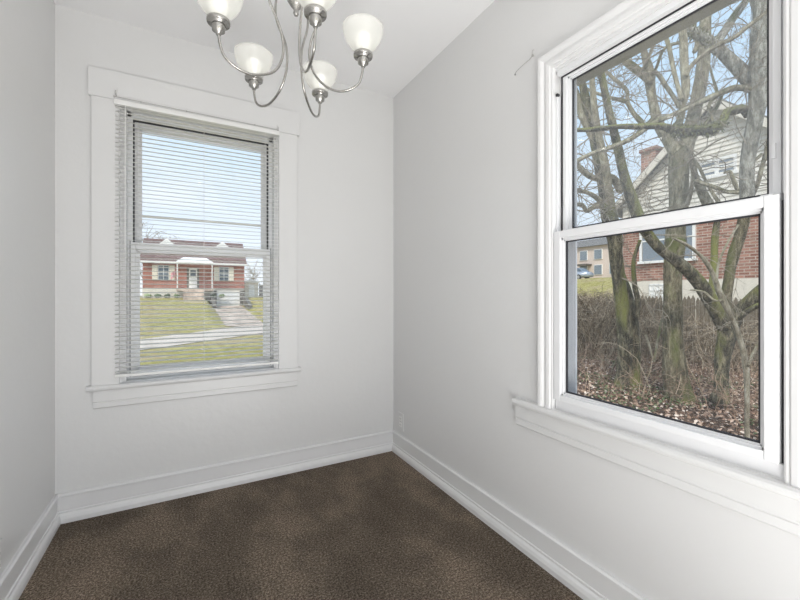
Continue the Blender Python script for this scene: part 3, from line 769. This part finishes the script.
# left double trunk
p = at(628, 388, 7.7)
t1 = thing('bare_tree', 'bare tree with a double mossy trunk, leftmost of the big trees outside', 'tree', (p.x, p.y, hz(p.x, p.y)))
L1 = []
bk, bm_, bg = M['bark'], M['barkmoss'], M['barkgrey']
L1.append(limb(t1, 'trunk', [(624, 393, 22), (625, 375, 15), (624, 345, 13), (622, 310, 13), (620, 280, 12), (616, 250, 13), (611, 222, 15), (605, 195, 13), (599, 165, 11), (592, 130, 9), (586, 100, 8), (580, 72, 6)], 7.7, 7.2, M['barkmoss'], 12, ext=(0, .2, 1)))
L1.append(limb(t1, 'trunk', [(634, 394, 18), (634, 375, 13), (634, 345, 11), (632, 318, 10), (627, 292, 9), (620, 272, 8), (617, 258, 6)], 7.75, 7.68, M['barkmoss'], 12))
L1.append(limb(t1, 'limb', [(611, 220, 10), (607, 195, 9), (604, 165, 8), (598, 135, 7), (594, 105, 6), (592, 78, 5)], 7.4, 7.0, bk))
L1.append(limb(t1, 'limb', [(622, 190, 8), (612, 178, 7), (600, 180, 6), (588, 175, 6), (577, 163, 5), (569, 150, 4)], 7.6, 7.0, bk))
L1.append(limb(t1, 'limb', [(606, 208, 6), (598, 199, 5), (588, 193, 4), (577, 190, 4), (568, 186, 3)], 7.4, 7.2, bk, 8))
L1.append(limb(t1, 'limb', [(602, 205, 5), (594, 207, 5), (587, 211, 4), (583, 206, 4), (577, 205, 4), (568, 208, 3)], 7.3, 7.0, bk, 8))
L1.append(limb(t1, 'limb', [(596, 145, 8), (588, 130, 7), (581, 115, 6), (577, 95, 6), (572, 80, 4)], 7.3, 7.3, bk, 8))
L1.append(limb(t1, 'limb', [(636, 318, 5), (638, 300, 5), (635, 285, 5), (634, 262, 4), (640, 240, 3)], 7.5, 7.3, M['barkmoss'], 8))
twigs(t1, L1, 60, (.5, 1.5), (.008, .016), M['twig'], 11)
# middle tree
p = at(678, 398, 6.8)
t2 = thing('bare_tree', 'bare tree with one thick rough trunk rising through the middle of the side window', 'tree', (p.x, p.y, hz(p.x, p.y)))
L2 = []
L2.append(limb(t2, 'trunk', [(678, 404, 30), (676, 385, 21), (674, 350, 18), (673, 310, 17), (672, 275, 16), (675, 240, 17)], 6.8, 6.85, M['barkdark'], 14))
L2.append(limb(t2, 'trunk', [(674.6, 244, 17), (675, 240, 17), (679, 205, 17), (679, 175, 17), (678, 152, 18)], 6.85, 6.9, bk, 14))
L2.append(limb(t2, 'limb', [(679, 160, 14), (671, 147, 12), (661, 130, 10), (655, 112, 9), (651, 92, 8), (648, 70, 8), (644, 48, 6), (642, 30, 5)], 6.9, 7.4, bk, ext=(0, .2, 1)))
L2.append(limb(t2, 'limb', [(681, 160, 14), (687, 140, 13), (692, 118, 12), (698, 92, 12), (703, 65, 11), (705, 40, 10), (706, 15, 9), (707, -10, 8)], 6.9, 6.6, bk, ext=(0, .2, 1.2)))
L2.append(limb(t2, 'limb', [(650, 82, 7), (641, 74, 7), (632, 66, 7), (622, 58, 6), (612, 52, 5)], 7.1, 7.4, bk))
L2.append(limb(t2, 'limb', [(655, 116, 4), (645, 126, 4), (640, 121, 5), (633, 113, 4), (627, 102, 4), (627, 92, 3.5), (620, 84, 3.5), (612, 77, 3), (602, 67, 3)], 7.1, 7.6, bk, 8))
L2.append(limb(t2, 'limb', [(627, 102, 4), (616, 99, 3.5), (605, 96, 3), (592, 91, 3), (578, 84, 2.5)], 7.2, 7.6, bk, 8))
L2.append(limb(t2, 'limb', [(653, 72, 3.5), (656, 67, 3), (659, 58, 3), (663, 50, 3), (670, 45, 3), (679, 43, 2.5)], 7.1, 6.6, bk, 8))
L2.append(limb(t2, 'limb', [(680, 107, 4), (674, 97, 4), (665, 85, 4), (657, 74, 4), (651, 72, 4)], 6.7, 7.2, bk, 8))
L2.append(limb(t2, 'limb', [(640, 22, 3), (653, 42, 3), (649, 55, 3), (645, 63, 2)], 7.2, 7.2, bk, 8))
L2.append(limb(t2, 'limb', [(683, 215, 5), (690, 195, 4), (693, 175, 3), (691, 160, 3), (694, 150, 2)], 6.7, 6.3, M['barkpale'], 8))
L2.append(limb(t2, 'limb', [(712, 212, 10), (706, 200, 9), (700, 186, 8), (695, 175, 6), (694, 160, 5)], 7.4, 7.2, bk, 10))
twigs(t2, L2, 75, (.5, 1.6), (.006, .014), M['twig'], 12, 2.6)
# right tree
p = at(721, 398, 6.3)
t3 = thing('bare_tree', 'spreading bare tree with mossy green low limbs, the rightmost big tree outside', 'tree', (p.x, p.y, hz(p.x, p.y)))
L3 = []
L3.append(limb(t3, 'trunk', [(720, 402, 18), (721, 385, 13), (722, 360, 12), (725, 335, 15), (729, 318, 20)], 6.3, 6.2, M['barkmoss'], 14))
L3.append(limb(t3, 'limb', [(726, 326, 17), (718, 310, 15), (709, 296, 13), (698, 281, 12), (685, 268, 11), (672, 258, 10), (660, 249, 10), (650, 236, 10), (643, 224, 11), (636, 210, 11), (629, 190, 10), (622, 168, 9), (615, 140, 8), (609, 110, 7), (603, 80, 6), (599, 55, 5)], 6.2, 5.4, M['barkmoss'], 12))
L3.append(limb(t3, 'limb', [(710, 298, 9), (712, 282, 6), (714, 268, 7), (715, 252, 6), (716, 235, 6), (717, 218, 5), (714, 205, 4)], 6.1, 6.3, M['barkmoss'], 10))
L3.append(limb(t3, 'limb', [(729, 322, 14), (726, 305, 10), (728, 285, 9), (731, 268, 9), (736, 252, 10), (741, 236, 10), (744, 215, 11), (745, 205, 11.5)], 6.2, 6.0, M['barkdark'], 14))
L3.append(limb(t3, 'limb', [(744.5, 210, 11), (745, 200, 12), (747, 165, 12), (749, 140, 12), (754, 118, 13), (759, 95, 15), (759, 65, 15), (759, 35, 14), (759, 0, 14)], 6.0, 5.6, bg, 14, ext=(0, .3, 1.5)))
L3.append(limb(t3, 'limb', [(732, 318, 12), (743, 308, 12), (753, 299, 12), (764, 289, 12), (776, 278, 11), (792, 262, 10)], 6.2, 5.8, M['barkmoss'], 12))
L3.append(limb(t3, 'limb', [(734, 320, 7), (742, 314, 6), (752, 308, 5), (764, 303, 5), (778, 300, 4)], 6.1, 5.7, M['barkmoss'], 8))
L3.append(limb(t3, 'limb', [(758, 88, 14), (747, 77, 13), (736, 66, 12), (724, 55, 11), (712, 46, 11), (701, 38, 10), (692, 32, 9), (684, 26, 6)], 5.8, 6.2, bg, 12))
L3.append(limb(t3, 'limb', [(714, 46, 9), (722, 35, 8), (731, 22, 7), (740, 9, 7), (748, -6, 6)], 6.0, 6.3, bg, 10, ext=(.2, 0, .8)))
L3.append(limb(t3, 'limb', [(720, 42, 4), (728, 30, 4), (736, 16, 4), (743, 4, 3), (748, -8, 3)], 5.9, 6.0, bg, 8, ext=(.2, 0, .8)))
L3.append(limb(t3, 'limb', [(756, 90, 8), (746, 88, 6), (735, 88, 6), (722, 92, 6), (710, 97, 6), (700, 102, 5), (688, 107, 5), (672, 115, 5), (656, 122, 5), (642, 131, 5), (628, 140, 5), (612, 147, 5), (595, 152, 4), (578, 160, 4), (568, 166, 3)], 5.8, 5.3, bk, 10))
L3.append(limb(t3, 'limb', [(750, 116, 9), (744, 109, 8), (735, 111, 8), (727, 112, 7), (723, 120, 7), (717, 127, 9), (705, 129, 10), (692, 130, 9), (680, 130, 9), (672, 129, 8), (660, 126, 6), (640, 127, 6), (618, 127, 5), (600, 129, 5), (585, 130, 4), (570, 130, 4)], 5.9, 5.3, bm_, 12))
L3.append(limb(t3, 'limb', [(674, 130, 8), (680, 120, 7), (682, 105, 6), (685, 88, 7), (685, 65, 7), (683, 45, 7), (681, 28, 6), (679, 5, 5)], 5.7, 5.9, bk, 10, ext=(0, 0, .8)))
L3.append(limb(t3, 'limb', [(681, 100, 5), (678, 88, 4), (674, 70, 4), (670, 52, 4), (666, 38, 4), (661, 25, 3)], 5.7, 5.9, bk, 8))
L3.append(limb(t3, 'limb', [(685, 76, 5), (691, 66, 4), (700, 57, 4), (710, 49, 4), (722, 43, 4), (735, 37, 4), (746, 28, 4), (757, 19, 4), (768, 10, 3)], 5.75, 5.4, bk, 8))
L3.append(limb(t3, 'limb', [(694, 52, 4), (697, 42, 5), (694, 30, 4), (696, 15, 4), (700, 0, 3)], 6.1, 6.2, bk, 8))
L3.append(limb(t3, 'limb', [(738, 192, 5), (728, 192, 4), (716, 188, 4), (704, 184, 4), (694, 180, 4)], 5.9, 6.1, bk, 8))
L3.append(limb(t3, 'limb', [(737, 190, 4), (733, 180, 4), (730, 172, 3), (724, 173, 2)], 5.9, 5.9, bk, 8))
L3.append(limb(t3, 'limb', [(752, 196, 4), (758, 183, 4), (762, 168, 4), (766, 152, 4), (770, 130, 3)], 6.0, 5.8, bk, 8))
L3.append(limb(t3, 'limb', [(748, 166, 3), (755, 160, 3), (762, 154, 3)], 5.9, 5.9, bk, 8))
L3.append(limb(t3, 'limb', [(719, 203, 4), (711, 190, 3), (705, 178, 3), (699, 166, 3), (690, 155, 2)], 6.2, 6.4, bk, 8))
L3.append(limb(t3, 'limb', [(713, 122, 4), (709, 105, 3), (717, 95, 3), (713, 78, 2), (708, 60, 2)], 5.8, 6.0, bk, 6))
L3.append(limb(t3, 'limb', [(700, 130, 3), (710, 118, 4), (718, 105, 4), (722, 95, 3)], 5.8, 5.9, bk, 6))
twigs(t3, L3, 95, (.35, 1.3), (.005, .011), M['twig'], 13, 1.5)
# moss tufts on the horizontal limb
rng = random.Random(5); bm = bmesh.new()
Q, W = L3[11]
for i, q in enumerate(Q[20:46]):
    for _ in range(26):
        d = Vector((rng.gauss(0, 1), rng.gauss(0, 1), rng.gauss(.2, 1))).normalized()
        s = q+d*W[20+i]*.9+Vector((rng.uniform(-.04, .04), rng.uniform(-.04, .04), 0)); tube(bm, [s, s+(d+Vector((0, 0, -.3)))*rng.uniform(.02, .06)], [.010, .003], 4, cap=False)
Q, W = L3[7]
for i, q in enumerate(Q[18:]):
    for _ in range(22):
        d = Vector((rng.gauss(0, 1), rng.gauss(0, 1), rng.gauss(.2, 1))).normalized()
        s = q+d*W[18+i]*.9; tube(bm, [s, s+d*rng.uniform(.02, .07)], [.009, .003], 4, cap=False)
M['moss'] = mat_ramp_noise('moss', 1, [(0, (.07, .07, .03, 1)), (1, (.30, .30, .15, 1))], island=True)
o = obj('moss', bm, M['moss'], t3); o['kind'] = 'stuff'
# pale sapling in front
p = at(747, 440, 4.6)
t4 = thing('young_tree', 'slender pale sapling leaning in front of the rightmost big tree outside', 'tree', (p.x, p.y, hz(p.x, p.y)))
L4 = [limb(t4, 'trunk', [(747, 446, 5), (747, 428, 4), (747, 400, 4), (746, 372, 5), (743, 352, 5), (737, 332, 5), (730, 315, 5), (724, 302, 6), (718, 288, 5), (713, 275, 4), (706, 263, 4), (697, 253, 3), (686, 245, 3), (672, 238, 2)], 4.7, 4.6, M['barkpale'], 10)]
L4.append(limb(t4, 'branch', [(747, 366, 3), (754, 352, 3), (760, 340, 2), (766, 322, 2)], 4.65, 4.6, M['barkpale'], 8))
L4.append(limb(t4, 'branch', [(716, 284, 3), (719, 262, 2), (729, 240, 2), (738, 225, 2)], 4.6, 4.7, M['barkpale'], 6))
L4.append(limb(t4, 'branch', [(724, 300, 2), (714, 300, 2), (704, 292, 2), (690, 290, 1.5)], 4.6, 4.8, M['barkpale'], 6))
twigs(t4, L4, 16, (.3, .8), (.003, .006), M['twig'], 14, -.5)

# distant bare trees
def bare_tree(x, y, h, seed, label, dens=3, group=None):
    z = hz(x, y)-.1; rng = random.Random(seed)
    t = thing('distant_tree', label, 'tree', (x, y, z), group)
    bm = bmesh.new(); P = [Vector((x, y, z))]
    for i in range(6): P.append(P[-1]+Vector((rng.gauss(0, .03)*h, rng.gauss(0, .03)*h, h*.13)))
    tube(bm, P, [h*.022*(1-.12*i) for i in range(7)], 8); obj('trunk', bm, M['bark'], t, True)
    bm = bmesh.new()
    for i in range(10+dens*4):
        k = rng.randint(2, 6); a = rng.uniform(0, 2*PI)
        twig(bm, P[k], Vector((math.cos(a), math.sin(a), rng.uniform(.4, 1.6))), h*rng.uniform(.25, .45), h*.007, 3, rng, .05)
    o = obj('twigs', bm, M['twig'], t); o['kind'] = 'stuff'
bare_tree(-6.9, 63, 9.5, 21, 'bare tree behind the left end of the brick house roof')
bare_tree(9.5, 60, 6.5, 22, 'bare tree behind the dark fence right of the brick house')
bare_tree(7.3, 63, 5.5, 24, 'small bare tree behind the pale shed beside the brick house')
bare_tree(34, 27.5, 7, 23, 'bare tree in front of the tan apartment building')
bare_tree(43, 36, 9, 25, 'bare tree beside the far pale building')

# ------------------------------------------------------------------ undergrowth
rng = random.Random(99)
def scatter_leaves(name, m, count, area, size, label, cat, lift=.02, clump=None):
    bm = bmesh.new()
    for _ in range(count):
        x = area[0]+(area[1]-area[0])*rng.random()**1.2; y = rng.uniform(area[2], area[3])
        if clump and noise.noise(Vector((x*.9, y*.9, 7))) < clump: continue
        s = rng.uniform(*size); c = Vector((x, y, hz(x, y)+lift+rng.random()*.03))
        rot = Matrix.Rotation(rng.uniform(0, 2*PI), 3, 'Z') @ Matrix.Rotation(rng.gauss(0, .45), 3, 'X') @ Matrix.Rotation(rng.gauss(0, .45), 3, 'Y')
        cv = rng.uniform(.1, .5)*s
        pts = [(-s, 0, 0), (-.25*s, -.5*s, cv), (-.25*s, .5*s, cv), (s*.5, -.38*s, cv*.8), (s*.5, .38*s, cv*.8), (s, 0, 0), (0, 0, 0)]
        v = [bm.verts.new(c+rot @ Vector(q)) for q in pts]
        for f in ((0, 1, 6), (0, 6, 2), (1, 3, 6), (6, 4, 2), (3, 5, 6), (6, 5, 4)): bm.faces.new([v[k] for k in f])
    tag(obj(name, bm, m), label, cat, kind='stuff')
scatter_leaves('leaf_litter', M['leaf'], 27000, (2.2, 11.2, -1.8, 7.5), (.018, .045), 'brown fallen leaves covering the ground under the trees', 'leaves')
scatter_leaves('ground_ivy', M['ivy'], 9000, (2.0, 9, -1.5, 5), (.015, .032), 'low green ivy creeping among the fallen leaves', 'ivy', .06, -.02)
def thicket(name, m, count, area, hr, rr, label, cat, arch=.5, subs=2):
    bm = bmesh.new()
    for _ in range(count):
        x = rng.uniform(area[0], area[1]); y = rng.uniform(area[2], area[3]); z = hz(x, y)
        h = rng.uniform(*hr); a = rng.uniform(0, 2*PI); d = Vector((math.cos(a), math.sin(a), 0)); r = rng.uniform(*rr)
        P = []; L = h*rng.uniform(.3, 1.1)*arch*2
        for i in range(7):
            t = i/6; P.append(Vector((x, y, z))+d*L*t+Vector((0, 0, h*(1-(1-t*1.25)**2)/1.0))+Vector((rng.gauss(0, .03), rng.gauss(0, .03), rng.gauss(0, .03))))
        tube(bm, P, [r*(1-.1*i) for i in range(7)], 3, cap=False)
        for _ in range(subs):
            i = rng.randint(2, 5); dd = Vector((rng.gauss(0, 1), rng.gauss(0, 1), rng.gauss(.3, .6))); q = P[i]; l = rng.uniform(.15, .5)
            Q = [q]
            for k in range(3): dd = dd.normalized()+Vector((rng.gauss(0, .25), rng.gauss(0, .25), rng.gauss(0, .25))); Q.append(Q[-1]+dd*l/3)
            tube(bm, Q, [r*.6, r*.5, r*.4, r*.25], 3, cap=False)
    tag(obj(name, bm, m), label, cat, kind='stuff')
thicket('fence_thicket', M['bramble'], 800, (9.9, 11.1, -1, 9), (.4, 1.2), (.006, .013), 'tangle of bare brown stems growing along the stockade fence', 'thicket', .4, 4)
thicket('hedge_brush', M['bramble'], 1000, (8.6, 11, 4.2, 9.5), (1.0, 1.95), (.006, .013), 'dense bare brush hedge at the left end of the stockade fence', 'brush', .35, 5)
thicket('bramble_tangle', M['bramblered'], 260, (5.2, 9.3, -1, 5), (.15, .6), (.003, .007), 'reddish bramble stems arching low over the fallen leaves', 'brambles', .8, 3)
thicket('bramble_tangle', M['bramble'], 130, (5.8, 9.3, -1, 4.0), (.5, 1.3), (.004, .008), 'taller arching bramble canes among the tree trunks outside', 'brambles', .6, 3)
# two broken pale sticks
for k, q in enumerate([[(654, 362, 2), (650, 348, 2.4), (646, 335, 2.4)], [(654, 362, 2.2), (657, 345, 2.4), (660, 328, 2.6), (663, 315, 1.5)]]):
    P = [at(u, v, 7.2) for u, v, w in q]
    bm = bmesh.new(); tube(bm, crom(P, 4), [.02]*(4*(len(P)-1)+1), 6)
    tag(obj('broken_stick', bm, M['barkpale']), ['short pale broken stick leaning left between the two big left trunks', 'longer pale broken stick leaning right between the two big left trunks'][k], 'stick')

# ------------------------------------------------------------------ light
w = bpy.data.worlds.new('sky'); bpy.context.scene.world = w; w.use_nodes = True; nt = w.node_tree
bg_ = nt.nodes['Background']; tc = nt.nodes.new('ShaderNodeTexCoord'); sp = nt.nodes.new('ShaderNodeSeparateXYZ'); nt.links.new(tc.outputs['Generated'], sp.inputs[0])
sky = ramp(nt, sp.outputs[2], [(0, (.90, .95, 1, 1)), (.12, (.80, .90, 1, 1)), (.45, (.57, .78, 1, 1)), (1, (.45, .65, .95, 1))])
mp = nt.nodes.new('ShaderNodeMapping'); mp.inputs['Scale'].default_value = (1, 1, 3.2); nt.links.new(tc.outputs['Generated'], mp.inputs[0])
cn = nt.nodes.new('ShaderNodeTexNoise'); cn.inputs['Scale'].default_value = 2.2; cn.inputs['Detail'].default_value = 6; nt.links.new(mp.outputs[0], cn.inputs['Vector'])
cl = ramp(nt, cn.outputs[0], [(.5, (0, 0, 0, 1)), (.72, (.7, .7, .7, 1))])
nt.links.new(mixc(nt, cl, sky, (.93, .95, 1, 1)), bg_.inputs[0]); bg_.inputs[1].default_value = 1.12
S = bpy.data.lights.new('sun', 'SUN'); S.energy = 2.8; S.angle = math.radians(12); S.color = (1, .95, .86)
so = bpy.data.objects.new('sun', S); C.objects.link(so); so.rotation_euler = Vector((.75, .65, -1.0)).to_track_quat('-Z', 'Y').to_euler()
def area(name, loc, d, sx, sy, e, col):
    A = bpy.data.lights.new(name, 'AREA'); A.shape = 'RECTANGLE'; A.size = sx; A.size_y = sy; A.energy = e; A.color = col
    o = bpy.data.objects.new(name, A); C.objects.link(o); o.location = loc; o.rotation_euler = Vector(d).to_track_quat('-Z', 'Y').to_euler()
area('added_front_fill', (-.9, -4.8, 1.15), (0, 1, .22), 1.7, 2.0, 13, (1, .99, .97))  # unseen area lamp added behind the camera to fill the room
area('added_uplight', (-.9, -3.15, .05), (0, .10, 1), 1.1, 1.05, 63, (1, .99, .97))  # unseen upward lamp added near the floor to brighten ceiling and walls

# ------------------------------------------------------------------ camera
cam = bpy.data.cameras.new('camera'); co = bpy.data.objects.new('camera', cam); C.objects.link(co)
cam.sensor_width = 36; cam.lens = FPX/800*36; cam.shift_y = -6/800; cam.clip_start = .02; cam.clip_end = 500
co.location = CAM; co.rotation_euler = (PI/2, 0, -YAW)
sc = bpy.context.scene; sc.camera = co
sc.view_settings.view_transform = 'Standard'; sc.view_settings.look = 'None'; sc.view_settings.exposure = 0; sc.view_settings.gamma = 1
sc.cycles.max_bounces = 10; sc.cycles.transparent_max_bounces = 24
